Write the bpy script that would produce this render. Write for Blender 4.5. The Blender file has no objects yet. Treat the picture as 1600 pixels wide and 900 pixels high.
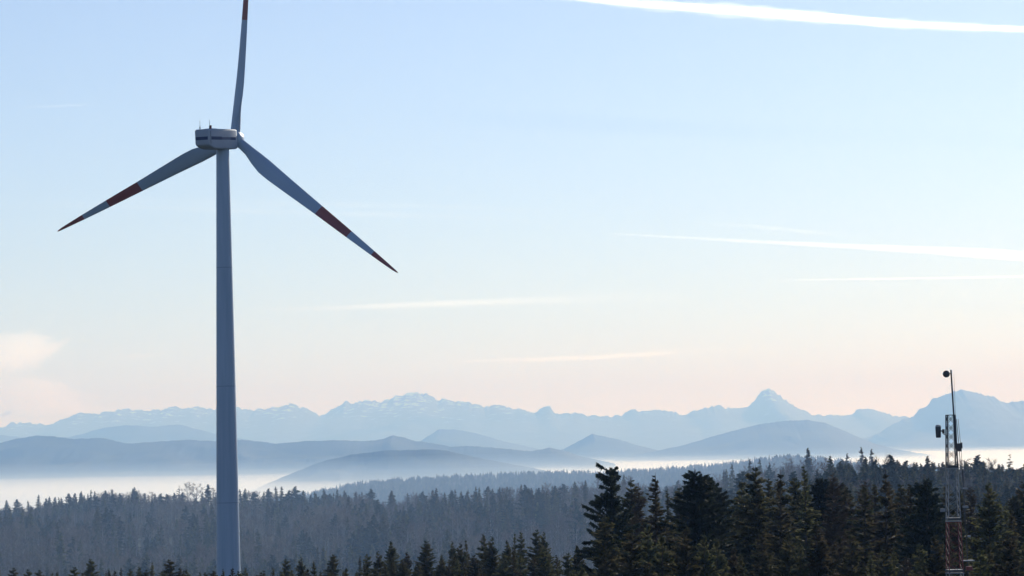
import bpy, math, random
import numpy as np
from mathutils import Matrix, Vector

scene = bpy.context.scene
C = scene.collection
PI = math.pi

# ------------------------------------------------------------------ camera
F = 4537.0                                   # focal length in photograph pixels (1600 wide)
PITCH = math.atan(245.0 / F)
ROLL = math.radians(-1.1)
CAM = Vector((0.0, 0.0, 30.0))
RM = Matrix.Rotation(PI / 2 + PITCH, 3, 'X') @ Matrix.Rotation(ROLL, 3, 'Z')
cd = bpy.data.cameras.new('camera')
cd.sensor_width = 36.0
cd.lens = 36.0 * F / 1600.0
cd.clip_start = 1.0
cd.clip_end = 1200000.0
cam = bpy.data.objects.new('camera', cd)
cam.matrix_world = Matrix.Translation(CAM) @ RM.to_4x4()
C.objects.link(cam)
scene.camera = cam

# ------------------------------------------------------------------ sky, sun, exposure
SUN_AZ = math.radians(24.0)                  # to the right of the view direction (+Y)
SUN_EL = math.radians(21.0)
w = bpy.data.worlds.new('World')
scene.world = w
w.use_nodes = True
nt = w.node_tree
bg = nt.nodes['Background']
sky = nt.nodes.new('ShaderNodeTexSky')
sky.sky_type = 'NISHITA'
sky.sun_disc = False
sky.sun_elevation = SUN_EL
sky.sun_rotation = SUN_AZ
sky.altitude = 600
sky.air_density = 1.0
sky.dust_density = 0.25
sky.ozone_density = 6.8
hsv = nt.nodes.new('ShaderNodeHueSaturation')          # white balance of the whole sky
hsv.inputs['Saturation'].default_value = 0.81
tint = nt.nodes.new('ShaderNodeMix'); tint.data_type = 'RGBA'; tint.blend_type = 'MULTIPLY'
tint.inputs['Factor'].default_value = 1.0
tint.inputs['B'].default_value = (0.955, 0.972, 1.05, 1)
nt.links.new(sky.outputs[0], hsv.inputs['Color']); nt.links.new(hsv.outputs[0], tint.inputs['A']); nt.links.new(tint.outputs['Result'], bg.inputs[0])
bg.inputs[1].default_value = 0.088

sl = bpy.data.lights.new('sun', 'SUN')
sl.energy = 4.3
sl.angle = math.radians(0.53)
sl.color = (1.0, 0.99, 0.935)
sun = bpy.data.objects.new('sun', sl)
sdir = Vector((math.sin(SUN_AZ) * math.cos(SUN_EL), math.cos(SUN_AZ) * math.cos(SUN_EL), math.sin(SUN_EL)))
sun.rotation_euler = (-sdir).to_track_quat('-Z', 'Y').to_euler()
sun.location = (300, 300, 400)
C.objects.link(sun)

vs = scene.view_settings
vs.view_transform = 'Standard'
vs.look = 'None'
vs.exposure = 0.34
vs.gamma = 1.0
vs.use_curve_mapping = False
cy = scene.cycles
cy.use_denoising = True
cy.denoiser = 'OPENIMAGEDENOISE'
cy.max_bounces = 6
cy.diffuse_bounces = 2
cy.glossy_bounces = 2
cy.transparent_max_bounces = 8
cy.volume_bounces = 3

# ------------------------------------------------------------------ helpers
def ray(px, py, D):
    """the place at distance D (metres along +Y) that lies in the direction of a photo pixel"""
    v = RM @ Vector(((px - 800) / F, -(py - 450) / F, -1.0))
    return CAM + v * (D / v.y)

def mesh_np(name, V, Fc, mats, midx=None, smooth=False):
    """mesh from numpy arrays; Fc is (n,3) or (n,4) or a list of such arrays"""
    me = bpy.data.meshes.new(name)
    V = np.asarray(V, np.float32)
    if not isinstance(Fc, list):
        Fc = [Fc]
    Fc = [np.asarray(f, np.int32) for f in Fc if len(f)]
    loops = np.concatenate([f.ravel() for f in Fc])
    sizes = np.concatenate([np.full(len(f), f.shape[1], np.int32) for f in Fc])
    starts = np.concatenate([[0], np.cumsum(sizes)[:-1]]).astype(np.int32)
    me.vertices.add(len(V)); me.vertices.foreach_set('co', V.ravel())
    me.loops.add(len(loops)); me.loops.foreach_set('vertex_index', loops)
    me.polygons.add(len(sizes)); me.polygons.foreach_set('loop_start', starts)
    for m in (mats if isinstance(mats, (list, tuple)) else [mats]):
        me.materials.append(m)
    if midx is not None:
        me.polygons.foreach_set('material_index', np.asarray(midx, np.int32))
    me.polygons.foreach_set('use_smooth', np.full(len(sizes), bool(smooth)))
    me.update(calc_edges=True)
    me.validate()
    return me

def link(name, data, parent=None, loc=None, **props):
    o = bpy.data.objects.new(name, data)
    C.objects.link(o)
    if parent is not None:
        o.parent = parent
    if loc is not None:
        o.location = loc
    for k, v in props.items():
        if v is not None:
            o[k] = v
    return o

class MB:
    """collects simple shapes into one mesh"""
    def __init__(s):
        s.V = []; s.Q = []; s.T = []; s.n = 0
    def add(s, V, Q=(), T=()):
        V = np.asarray(V, float).reshape(-1, 3)
        if len(Q): s.Q.append(np.asarray(Q, int) + s.n)
        if len(T): s.T.append(np.asarray(T, int) + s.n)
        s.V.append(V); s.n += len(V)
    def rings(s, rings, cap=True):
        k = len(rings[0]); V = np.concatenate([np.asarray(r, float) for r in rings])
        Q = [[i * k + j, i * k + (j + 1) % k, (i + 1) * k + (j + 1) % k, (i + 1) * k + j] for i in range(len(rings) - 1) for j in range(k)]
        T = []
        if cap:
            for b, ring, fl in ((0, rings[0], 1), ((len(rings) - 1) * k, rings[-1], 0)):
                ci = len(V); V = np.vstack([V, np.mean(ring, axis=0)])
                for j in range(k):
                    a, c = b + j, b + (j + 1) % k
                    T.append([ci, c, a] if fl else [ci, a, c])
        s.add(V, Q, T)
    def tube(s, pts, rad, k=8):
        pts = [np.asarray(p, float) for p in pts]
        rad = rad if hasattr(rad, '__len__') else [rad] * len(pts)
        out = []
        for i, p in enumerate(pts):
            d = pts[min(i + 1, len(pts) - 1)] - pts[max(i - 1, 0)]
            d = d / np.linalg.norm(d)
            u = np.cross(d, [0, 0, 1.0] if abs(d[2]) < .9 else [1.0, 0, 0]); u /= np.linalg.norm(u)
            v = np.cross(d, u)
            out.append([p + rad[i] * (math.cos(2 * PI * j / k) * u + math.sin(2 * PI * j / k) * v) for j in range(k)])
        s.rings(out)
    def box(s, c, d, rz=0.0):
        c = np.asarray(c, float); h = np.asarray(d, float) / 2
        V = np.array([[x, y, z] for z in (-1, 1) for y in (-1, 1) for x in (-1, 1)], float) * h
        if rz:
            co, si = math.cos(rz), math.sin(rz)
            V = np.stack([V[:, 0] * co - V[:, 1] * si, V[:, 0] * si + V[:, 1] * co, V[:, 2]], 1)
        s.add(V + c, [[0, 2, 3, 1], [4, 5, 7, 6], [0, 1, 5, 4], [2, 6, 7, 3], [0, 4, 6, 2], [1, 3, 7, 5]])
    def mesh(s, name, mat, smooth=False):
        fs = []
        if s.Q: fs.append(np.concatenate(s.Q))
        if s.T: fs.append(np.concatenate(s.T))
        return mesh_np(name, np.concatenate(s.V), fs, mat, smooth=smooth)

def shade_by_angle(me, deg=35):
    me.polygons.foreach_set('use_smooth', np.ones(len(me.polygons), bool))
    try:
        me.set_sharp_from_angle(angle=math.radians(deg))
    except Exception:
        pass

# ---- value noise in numpy
def _hash(ix, iy, seed):
    h = np.sin(ix * 127.1 + iy * 311.7 + seed * 74.7) * 43758.5453
    return h - np.floor(h)
def vnoise(x, y, seed=0):
    x = np.asarray(x, float); y = np.asarray(y, float)
    ix, iy = np.floor(x), np.floor(y); fx, fy = x - ix, y - iy
    fx = fx * fx * (3 - 2 * fx); fy = fy * fy * (3 - 2 * fy)
    a = _hash(ix, iy, seed); b = _hash(ix + 1, iy, seed); c = _hash(ix, iy + 1, seed); d = _hash(ix + 1, iy + 1, seed)
    return (a * (1 - fx) + b * fx) * (1 - fy) + (c * (1 - fx) + d * fx) * fy
def fbm(x, y, seed=0, oct=4, ridged=False):
    s = 0.0; a = 0.5; t = 0.0
    for i in range(oct):
        n = vnoise(x * 2 ** i, y * 2 ** i, seed + i * 13)
        if ridged: n = 1 - np.abs(2 * n - 1)
        s = s + a * n; t += a; a *= 0.5
    return s / t

# ---- materials
def new_mat(name):
    m = bpy.data.materials.new(name); m.use_nodes = True
    return m, m.node_tree.nodes, m.node_tree.links, m.node_tree.nodes['Principled BSDF']
def noise_node(N, L, scale, detail=4, coord='Object', vec=None, stretch=None):
    n = N.new('ShaderNodeTexNoise'); n.inputs['Scale'].default_value = scale; n.inputs['Detail'].default_value = detail
    tc = N.new('ShaderNodeTexCoord')
    src = tc.outputs[coord]
    if stretch:
        mp = N.new('ShaderNodeMapping'); mp.inputs['Scale'].default_value = stretch
        L.new(src, mp.inputs[0]); src = mp.outputs[0]
    L.new(src, n.inputs['Vector'])
    return n
def ramp(N, L, fac, stops):
    r = N.new('ShaderNodeValToRGB')
    e = r.color_ramp.elements
    e[0].position, e[0].color = stops[0][0], (*stops[0][1], 1)
    e[1].position, e[1].color = stops[-1][0], (*stops[-1][1], 1)
    for p, c in stops[1:-1]:
        x = e.new(p); x.color = (*c, 1)
    L.new(fac, r.inputs[0]); return r
def plain(name, col, rough=0.5, metal=0.0, var=0.12, scale=3.0, coord='Object'):
    m, N, L, b = new_mat(name)
    n = noise_node(N, L, scale, 5, coord)
    lo = tuple(c * (1 - var) for c in col); hi = tuple(min(1, c * (1 + var)) for c in col)
    r = ramp(N, L, n.outputs[0], [(0.3, lo), (0.7, hi)])
    L.new(r.outputs[0], b.inputs['Base Color'])
    b.inputs['Roughness'].default_value = rough; b.inputs['Metallic'].default_value = metal
    return m
def foliage(name, dark, light, transl=0.22):
    m, N, L, b = new_mat(name)
    n = noise_node(N, L, 0.55, 5)
    oi = N.new('ShaderNodeObjectInfo')
    r = ramp(N, L, n.outputs[0], [(0.3, dark), (0.68, light)])
    hs = N.new('ShaderNodeHueSaturation')
    mr = N.new('ShaderNodeMapRange'); mr.inputs['To Min'].default_value = 0.47; mr.inputs['To Max'].default_value = 0.53
    mv = N.new('ShaderNodeMapRange'); mv.inputs['To Min'].default_value = 0.7; mv.inputs['To Max'].default_value = 1.3
    L.new(oi.outputs['Random'], mr.inputs['Value']); L.new(oi.outputs['Random'], mv.inputs['Value'])
    L.new(mr.outputs[0], hs.inputs['Hue']); L.new(mv.outputs[0], hs.inputs['Value'])
    L.new(r.outputs[0], hs.inputs['Color'])
    L.new(hs.outputs[0], b.inputs['Base Color'])
    b.inputs['Roughness'].default_value = 0.75
    b.inputs['Specular IOR Level'].default_value = 0.2
    tr = N.new('ShaderNodeBsdfTranslucent'); L.new(hs.outputs[0], tr.inputs[0])
    mx = N.new('ShaderNodeMixShader'); mx.inputs[0].default_value = transl
    L.new(b.outputs[0], mx.inputs[1]); L.new(tr.outputs[0], mx.inputs[2])
    L.new(mx.outputs[0], N['Material Output'].inputs['Surface'])
    return m

def terrain_mat(name, forest, meadow, rock=None, snow_z=None, nscale=0.002, snow_amt=0.5):
    m, N, L, b = new_mat(name)
    n = noise_node(N, L, nscale, 8)
    r = ramp(N, L, n.outputs[0], [(0.42, forest), (0.62, meadow)])
    col = r.outputs[0]
    if rock is not None:
        geo = N.new('ShaderNodeNewGeometry'); sp = N.new('ShaderNodeSeparateXYZ'); L.new(geo.outputs['Position'], sp.inputs[0])
        n2 = noise_node(N, L, nscale * 2.2, 9)
        def height_mask(z0, span, namt, nrm=0.0):
            a = N.new('ShaderNodeMath'); a.operation = 'SUBTRACT'; a.inputs[1].default_value = z0; L.new(sp.outputs[2], a.inputs[0])
            d = N.new('ShaderNodeMath'); d.operation = 'DIVIDE'; d.inputs[1].default_value = span; L.new(a.outputs[0], d.inputs[0])
            e = N.new('ShaderNodeMath'); e.operation = 'MULTIPLY_ADD'; e.inputs[1].default_value = namt; e.inputs[2].default_value = -namt * 0.5; L.new(n2.outputs[0], e.inputs[0])
            g = N.new('ShaderNodeMath'); g.operation = 'ADD'; g.use_clamp = not nrm; L.new(d.outputs[0], g.inputs[0]); L.new(e.outputs[0], g.inputs[1])
            out = g.outputs[0]
            if nrm:
                s2 = N.new('ShaderNodeSeparateXYZ'); L.new(geo.outputs['Normal'], s2.inputs[0])
                h = N.new('ShaderNodeMath'); h.operation = 'MULTIPLY_ADD'; h.inputs[1].default_value = nrm; h.inputs[2].default_value = -nrm * 0.72; L.new(s2.outputs[2], h.inputs[0])
                k = N.new('ShaderNodeMath'); k.operation = 'ADD'; k.use_clamp = True; L.new(out, k.inputs[0]); L.new(h.outputs[0], k.inputs[1]); out = k.outputs[0]
            return out
        mx = N.new('ShaderNodeMix'); mx.data_type = 'RGBA'
        L.new(height_mask(250, 350, 3.0), mx.inputs['Factor']); L.new(col, mx.inputs['A']); mx.inputs['B'].default_value = (*rock, 1)
        col = mx.outputs['Result']
        if snow_z is not None:
            mx = N.new('ShaderNodeMix'); mx.data_type = 'RGBA'
            L.new(height_mask(snow_z, 300, 7.0, 5.0), mx.inputs['Factor']); L.new(col, mx.inputs['A']); mx.inputs['B'].default_value = (0.8, 0.82, 0.86, 1)
            col = mx.outputs['Result']
    L.new(col, b.inputs['Base Color']); b.inputs['Roughness'].default_value = 0.95
    b.inputs['Specular IOR Level'].default_value = 0.1
    return m

def volume_mat(name, col, density, g, absorb=(1, 1, 1)):
    m = bpy.data.materials.new(name); m.use_nodes = True
    N, L = m.node_tree.nodes, m.node_tree.links
    N.remove(N['Principled BSDF'])
    v = N.new('ShaderNodeVolumePrincipled')
    v.inputs['Color'].default_value = (*col, 1)
    v.inputs['Absorption Color'].default_value = (*absorb, 1)
    v.inputs['Density'].default_value = density
    v.inputs['Anisotropy'].default_value = g
    L.new(v.outputs[0], N['Material Output'].inputs['Volume'])
    return m

# ------------------------------------------------------------------ terrain: the ground sheet
def interp(pts, u):
    pts = np.array(pts, float); return np.interp(u, pts[:, 0], pts[:, 1])
SKY_A = [(-600, 792), (0, 783), (100, 778), (200, 775), (330, 770), (430, 770), (520, 773), (600, 776), (700, 772), (800, 772), (900, 762), (1000, 760), (1100, 755), (1200, 747), (1300, 742), (2200, 735)]
SKY_B = [(-600, 830), (300, 800), (420, 782), (480, 771), (560, 756), (640, 750), (700, 746), (780, 743), (860, 740), (940, 740), (1000, 736), (1100, 729), (1180, 719), (1235, 713), (1290, 720), (1400, 732), (1600, 740), (2200, 745)]
SKY_R = [(900, 1300), (1120, 1000), (1200, 830), (1260, 752), (1300, 734), (1360, 731), (1440, 732), (1520, 730), (1600, 738), (1700, 742), (2200, 740)]
FOREST_H = 23.0
V_up = RM @ Vector((0, 1, 0))
def ray_z(u, py, D):
    """height of the direction of pixel row py at photo column u, distance D"""
    u = np.asarray(u, float); py = np.asarray(py, float)
    R = np.array(RM)
    d = np.stack([(u - 800) / F, -(py - 450) / F, -np.ones_like(u)], -1) @ R.T
    return CAM.z + d[..., 2] * (D / d[..., 1])
def ground_z(x, y):
    x = np.asarray(x, float); y = np.asarray(y, float)
    u = 800 + F * x / np.maximum(y, 350.0)
    u = np.clip(u, -3000, 4500)
    yA = np.interp(u, [0, 600, 1000, 1300], [2250, 2150, 1850, 1700])
    zA = ray_z(u, interp(SKY_A, u), 1.0) - CAM.z
    zA = CAM.z + zA * yA - FOREST_H
    zB = CAM.z + (ray_z(u, interp(SKY_B, u), 1.0) - CAM.z) * 6000.0 - FOREST_H
    kn = [(np.full_like(x, -1e5), 0 * x), (np.full_like(x, 420.), 0 * x), (np.full_like(x, 760.), 0 * x - 6), (np.full_like(x, 1250.), 0 * x - 66),
          (yA, zA), (yA + 700, zA - 40), (np.full_like(x, 4300.), 0 * x - 150), (np.full_like(x, 6000.), zB), (np.full_like(x, 7200.), zB - 70), (np.full_like(x, 9500.), 0 * x - 210), (np.full_like(x, 4e5), 0 * x - 210)]
    z = np.zeros_like(x)
    for (y0, z0), (y1, z1) in zip(kn[:-1], kn[1:]):
        t = np.clip((y - y0) / (y1 - y0), 0, 1); t = t * t * (3 - 2 * t)
        z = np.where((y >= y0) & (y < y1), z0 + (z1 - z0) * t, z)
    zR = CAM.z + (ray_z(u, interp(SKY_R, u), 1.0) - CAM.z) * 1020.0 - FOREST_H
    zR = np.maximum(zR, -70)
    bump = -70 + (zR + 70) * np.exp(-np.clip(np.abs(y - 1020) - 40, 0, None) ** 2 / (2 * 210.0 ** 2))
    k = np.clip((y - 650) / 150, 0, 1) * np.clip((3000 - y) / 500, 0, 1)
    z = np.where(bump > z, z + (bump - z) * k, z)
    z = z + (fbm(x / 130.0, y / 130.0, 5, 3) - 0.5) * 3.0 * np.clip((y - 250) / 400, 0, 1)
    return z
def gz(x, y):
    return float(ground_z(np.array([x]), np.array([y]))[0])

mat_floor = terrain_mat('forest_floor', (0.035, 0.04, 0.02), (0.075, 0.065, 0.04), nscale=0.05)
ys = np.concatenate([np.arange(-300, 600, 30), np.geomspace(600, 12000, 200), np.geomspace(12500, 70000, 30)])
ss = np.linspace(-1, 1, 241)
YY, SS = np.meshgrid(ys, ss, indexing='ij')
XX = SS * (450 + 0.55 * np.maximum(YY, 0))
ZZ = ground_z(XX, YY)
def grid_faces(ny, nx):
    i = np.arange(ny - 1)[:, None] * nx + np.arange(nx - 1)[None, :]
    i = i.ravel(); return np.stack([i, i + 1, i + nx + 1, i + nx], 1)
me = mesh_np('ground', np.stack([XX, YY, ZZ], -1).reshape(-1, 3), grid_faces(*YY.shape), mat_floor, smooth=True)
link('ground', me, kind='structure')

# ------------------------------------------------------------------ hills and mountains
def range_mesh(name, prof, D, mat, front, back, seed, jag, base=-215.0, spur=0.5, freq=1.0, nx=420, ny=61, jag2=1.2, crag=3.5):
    prof = np.array(prof, float)
    u0, u1 = prof[0, 0], prof[-1, 0]
    u = np.linspace(u0, u1, nx)
    py = np.interp(u, prof[:, 0], prof[:, 1])
    k = np.array([1, 2, 1.0]) / 4
    py[1:-1] = np.convolve(py, k, 'valid')
    py = py + (fbm(u / 9.0, u * 0, seed, 4) - 0.5) * jag + (fbm(u / crag, u * 0 + 5, seed + 2, 4, ridged=True) - 0.55) * -jag2
    t = np.linspace(-1, 1, ny); t = np.sign(t) * np.abs(t) ** 1.25
    U, T = np.meshgrid(u, t)
    wob = (fbm(U / 220.0, U * 0 + 3.1, seed + 3, 3) - 0.5) * front * 0.3
    Y = D + np.where(T < 0, T * front, T * back) + wob * (1 - np.abs(T))
    R = np.array(RM)
    A = np.abs(T)
    # away from the crest the land follows a smoothed, sideways shifted crest line, so spurs wander and fade
    wn = max(5, int(45.0 / (u[1] - u[0]))) | 1
    ps = np.convolve(np.pad(py, wn // 2, mode='edge'), np.hanning(wn + 2)[1:-1] / np.hanning(wn + 2)[1:-1].sum(), 'valid')
    Us = U + (fbm(U / 70.0, T * 3.0 + 11, seed + 31, 3) - 0.5) * 150 * A
    P = np.interp(Us, u, py) * (1 - np.clip(A * 5.0, 0, 1)) + np.interp(Us, u, ps) * np.clip(A * 5.0, 0, 1)
    d = np.stack([(U - 800) / F, -(P - 450) / F, -np.ones_like(U)], -1) @ R.T
    sx = d[..., 0] / d[..., 1]; sz = d[..., 2] / d[..., 1]
    Yc = D + wob
    X = sx * Yc
    zc = CAM.z + sz * Yc                    # crest height
    rel = 1 - A
    sc = freq / front * 3.5
    n = fbm(X * sc, Y * sc * 0.6, seed + 7, 5, ridged=True)
    fall = rel ** 1.15
    cut = spur * (1 - n) * np.clip(A * 3.0, 0, 1) * (0.35 + 0.65 * rel)
    Z = base + (zc - base) * np.clip(fall - cut * rel, -0.02, 1)
    V = np.stack([X, Y, Z], -1).reshape(-1, 3)
    me = mesh_np(name, V, grid_faces(ny, nx), mat, smooth=True)
    return link(name, me, kind='structure')

ALPS = [(-700, 672), (-560, 655), (-430, 668), (-300, 650), (-180, 660), (-90, 662), (0, 669), (17, 661), (40, 659), (70, 664), (89, 660), (116, 648), (139, 646), (166, 644), (199, 639), (219, 642), (255, 640), (273, 634), (291, 637), (311, 636), (335, 640),
        (368, 636), (391, 641), (417, 639), (440, 634), (459, 632), (477, 637), (499, 650), (517, 641), (528, 633), (540, 628), (556, 630), (570, 626), (596, 630), (616, 620), (632, 615), (649, 612), (666, 615),
        (685, 625), (712, 627), (738, 631), (758, 637), (772, 633), (788, 636), (811, 640), (835, 645), (844, 640), (855, 633), (868, 645), (886, 644), (911, 648), (934, 651), (970, 650), (984, 641), (1030, 641),
        (1067, 647), (1094, 640), (1124, 632), (1139, 637), (1165, 637), (1180, 624), (1191, 611), (1199, 607), (1210, 612), (1232, 629), (1255, 642), (1277, 649), (1322, 650), (1337, 643), (1356, 638), (1375, 643), (1394, 650),
        (1424, 652), (1500, 650), (1650, 640), (1800, 652), (1950, 630), (2100, 645), (2300, 650)]
RIGHT_PEAK = [(1300, 712), (1340, 698), (1365, 682), (1385, 667), (1410, 656), (1428, 650), (1437, 639), (1448, 637), (1456, 624), (1472, 619), (1491, 611), (1502, 609), (1525, 614), (1551, 620), (1570, 629), (1600, 627), (1650, 622), (1720, 640), (1800, 635), (1900, 655), (2050, 690), (2150, 712)]
FOOT_L = [(-400, 690), (-250, 676), (-100, 682), (0, 680), (60, 686), (100, 684), (126, 679), (159, 669), (199, 664), (238, 667), (281, 663), (305, 670), (335, 677), (390, 688), (450, 698), (520, 712)]
FOOT_C = [(610, 712), (640, 697), (662, 686), (685, 671), (712, 671), (745, 677), (781, 688), (825, 698), (880, 710), (930, 716)]
FOOT_D = [(850, 712), (880, 702), (897, 693), (925, 678), (964, 686), (997, 696), (1017, 701), (1060, 712)]
HILL_E = [(960, 716), (1020, 706), (1070, 695), (1120, 680), (1180, 664), (1220, 658), (1262, 656), (1290, 661), (1330, 678), (1365, 693), (1400, 702), (1460, 712)]
HILL_B = [(-600, 700), (-450, 684), (-300, 690), (-150, 680), (-60, 690), (0, 692), (26, 685), (56, 681), (83, 682), (116, 686), (159, 684), (199, 693), (248, 690), (291, 687), (335, 689), (381, 687), (431, 693), (477, 689), (530, 688), (573, 689),
          (599, 686), (614, 680), (632, 684), (649, 689), (685, 694), (705, 698), (732, 697), (765, 699), (831, 705), (858, 699), (881, 704), (907, 713), (960, 724)]
HILL_A = [(380, 772), (440, 746), (480, 730), (500, 722), (550, 710), (600, 704), (640, 703), (670, 702), (699, 704), (738, 713), (781, 722), (815, 728), (851, 735), (900, 752)]
m_alps = terrain_mat('alpine_rock', (0.07, 0.08, 0.08), (0.12, 0.12, 0.12), (0.13, 0.13, 0.135), 1070, 0.003)
m_foot = terrain_mat('foothill_forest', (0.04, 0.055, 0.03), (0.1, 0.105, 0.065), nscale=0.0012)
range_mesh('mountain_range', ALPS, 46000, m_alps, 6500, 6000, 1, 3.0, spur=.14, freq=4.0, nx=2200, ny=121, jag2=6.5, crag=9.0)
range_mesh('mountain', RIGHT_PEAK, 37000, m_alps, 5000, 4500, 2, 2.0, spur=.14, freq=3.6, nx=700, ny=101, jag2=5.0, crag=9.0)
range_mesh('foothill', FOOT_L, 34000, m_foot, 3500, 3500, 3, 1.5, spur=.5)
range_mesh('foothill', FOOT_C, 32000, m_foot, 2600, 2800, 4, 1.0, spur=.45, nx=200)
range_mesh('foothill', FOOT_D, 28000, m_foot, 2200, 2600, 5, 1.0, spur=.4, nx=160)
range_mesh('foothill', HILL_E, 26000, m_foot, 2500, 2600, 6, 1.0, spur=.3, freq=2.0)
range_mesh('foothill', HILL_B, 20000, m_foot, 2400, 2400, 7, 1.4, spur=.4, freq=2.0, nx=900, ny=81)
range_mesh('foothill', HILL_A, 14500, m_foot, 1300, 1500, 8, 1.0, spur=.3, freq=2.0, nx=360, ny=81)

# ------------------------------------------------------------------ air: valley fog and haze
def air_layer(name, ys, half_w, top, bottom, mat):
    ss = np.linspace(-1, 1, 90)
    Y, S = np.meshgrid(ys, ss, indexing='ij'); X = S * half_w(Y)
    V = np.stack([X, Y, top(X, Y)], -1).reshape(-1, 3)
    ny, nx = Y.shape
    B = V.copy(); B[:, 2] = bottom
    F_ = grid_faces(ny, nx); n = len(V)
    edge = [i for i in range(nx)] + [i * nx + nx - 1 for i in range(1, ny)] + [(ny - 1) * nx + i for i in range(nx - 2, -1, -1)] + [i * nx for i in range(ny - 2, 0, -1)]
    side = [[a, a + n, b + n, b] for a, b in zip(edge, edge[1:] + edge[:1])]
    return mesh_np(name, np.concatenate([V, B]), np.concatenate([F_, F_[:, ::-1] + n, np.array(side)]), mat)
FOG_TOP, FOG_WAVE, FOG_D = -124.0, 30.0, 1.9e-4
link('valley_fog', air_layer('valley_fog', np.geomspace(7300, 45000, 90), lambda Y: 500 + 0.45 * Y,
     lambda X, Y: FOG_TOP + (fbm(X / 2600.0, Y / 4200.0, 21, 4) - 0.5) * FOG_WAVE, -207, volume_mat('fog', (1, 1, 1), FOG_D, 0.5)), kind='stuff', label='white fog filling the valley behind the wooded ridges')
for i, (tp, dn) in enumerate(((-68, 0.7e-5), (-84, 1.6e-5), (-98, 3.4e-5), (-111, 6.5e-5))):
    link('valley_mist', air_layer('valley_mist', np.geomspace(8200 + 90 * i, 45500 - 60 * i, 90), lambda Y: 560 + 10 * i + 0.46 * Y,
         lambda X, Y: tp + (fbm(X / (1500.0 + 300 * i), Y / 2600.0, 27 + 7 * i, 3) - 0.5) * 30.0, -208 - .2 * i, volume_mat('mist', (0.95, 0.98, 1.0), dn, 0.5)), kind='stuff', label='thin mist above the valley fog')
link('slope_mist', air_layer('slope_mist', np.geomspace(470, 7900, 60), lambda Y: 400 + 0.5 * Y,
     lambda X, Y: np.interp(Y, [470, 2600, 4000, 7900], [21, 22, 10, -30]) + (fbm(X / 900.0, Y / 1400.0, 29, 3) - 0.5) * 8.0, -209, volume_mat('slope_mist', (0.52, 0.72, 1.0), 7.0e-5, 0.2)), kind='stuff', label='grey-blue mist lying over the wooded slopes')
hb = MB(); hb.box((0, 26500, 460), (70000, 58000, 1360))
link('haze', hb.mesh('haze', volume_mat('haze', (0.32, 0.565, 1.0), 6.2e-5, 0.12)), kind='stuff', label='thin blue haze over the whole view')
VEIL_D = 4.4e-5
# a thin even veil of high ice cloud, far above the haze
vb = MB(); vb.box((0, 520000, 6200), (1400000, 1140000, 400))
link('cirrus_veil', vb.mesh('cirrus_veil', volume_mat('ice_veil', (1.0, 0.985, 0.91), VEIL_D, 0.45)), kind='stuff', label='thin white veil of high cloud over the lower sky')

# ------------------------------------------------------------------ contrails and thin clouds, high above and beyond the haze
def outward(me):
    import bmesh
    bm = bmesh.new(); bm.from_mesh(me); bmesh.ops.recalc_face_normals(bm, faces=bm.faces)
    if bm.calc_volume(signed=True) < 0: bmesh.ops.reverse_faces(bm, faces=bm.faces)
    bm.to_mesh(me); bm.free()
def trail(name, label, cat, pts, alt, tau, seed=0, rough=0.15, flat=1.0, group=None, g=0.6, k=14, n=70, col=(1, 1, 1)):
    """a long body of ice cloud: pts are (px, py, width px) along it, laid level at the height alt"""
    pts = np.array(pts, float)
    t = np.linspace(0, 1, len(pts)); tt = np.linspace(0, 1, n)
    P = np.stack([np.interp(tt, t, pts[:, i]) for i in range(3)], 1)
    rings = []; rads = []
    cen = []
    for px, py, wd in P:
        v = RM @ Vector(((px - 800) / F, -(py - 450) / F, -1.0))
        s = (alt - CAM.z) / v.z
        cen.append(np.array(CAM + v * s)); rads.append(wd / 2 * s / F)
    rads = np.array(rads) * (1 + rough * (fbm(np.arange(n) * 0.23, np.arange(n) * 0 + seed, seed, 3) - 0.5) * 2)
    rads[0] *= 0.05; rads[-1] *= 0.05
    for i in range(n):
        d = cen[min(i + 1, n - 1)] - cen[max(i - 1, 0)]; d /= np.linalg.norm(d)
        side = np.cross(d, [0, 0, 1.0]); side /= np.linalg.norm(side)
        ring = []
        for j in range(k):
            a = 2 * PI * j / k
            lump = 1 + rough * 0.8 * (float(vnoise(i * 0.31, j * 0.9, seed + 5)) - 0.5)
            ring.append(cen[i] + rads[i] * lump * (math.cos(a) * side * flat + math.sin(a) * np.array([0, 0, 1.0])))
        rings.append(ring)
    b = MB(); b.rings(rings)
    me = b.mesh(name, None)
    me.materials.clear()
    outward(me)
    me.materials.append(volume_mat(name + '_ice', col, tau / (2 * float(np.median(rads)) * (0.5 + 0.5 * flat)), g))
    return link(name, me, label=label, category=cat, group=group)

c1 = trail('contrail', 'broad bright white contrail crossing the top right corner of the sky', 'contrail',
      [(820, -8, 4), (905, -1, 6), (960, 4, 9), (1040, 9, 13), (1120, 15, 15), (1200, 21, 15), (1300, 29, 15), (1400, 37, 11), (1500, 42, 9), (1600, 46, 9), (1760, 55, 8)], 9500, 0.7, 1, 0.16, n=160)
o = trail('spread_edge', None, None, [(820, -8, 8), (905, -1, 11), (960, 4, 15), (1040, 9, 20), (1120, 15, 23), (1200, 21, 23), (1300, 29, 22), (1400, 37, 18), (1500, 42, 16), (1600, 46, 15), (1760, 55, 14)], 9500, 0.16, 15, 0.3, n=160)
o.parent = c1
trail('contrail', 'long soft contrail fanning out towards the right edge above the thin straight one', 'contrail',
      [(940, 364, 2.5), (1060, 371, 4), (1150, 376, 5), (1250, 381, 7), (1350, 386, 9), (1450, 391, 12), (1550, 397, 16), (1650, 404, 17), (1720, 408, 14)], 9000, 0.24, 2, 0.15, n=120)
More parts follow.
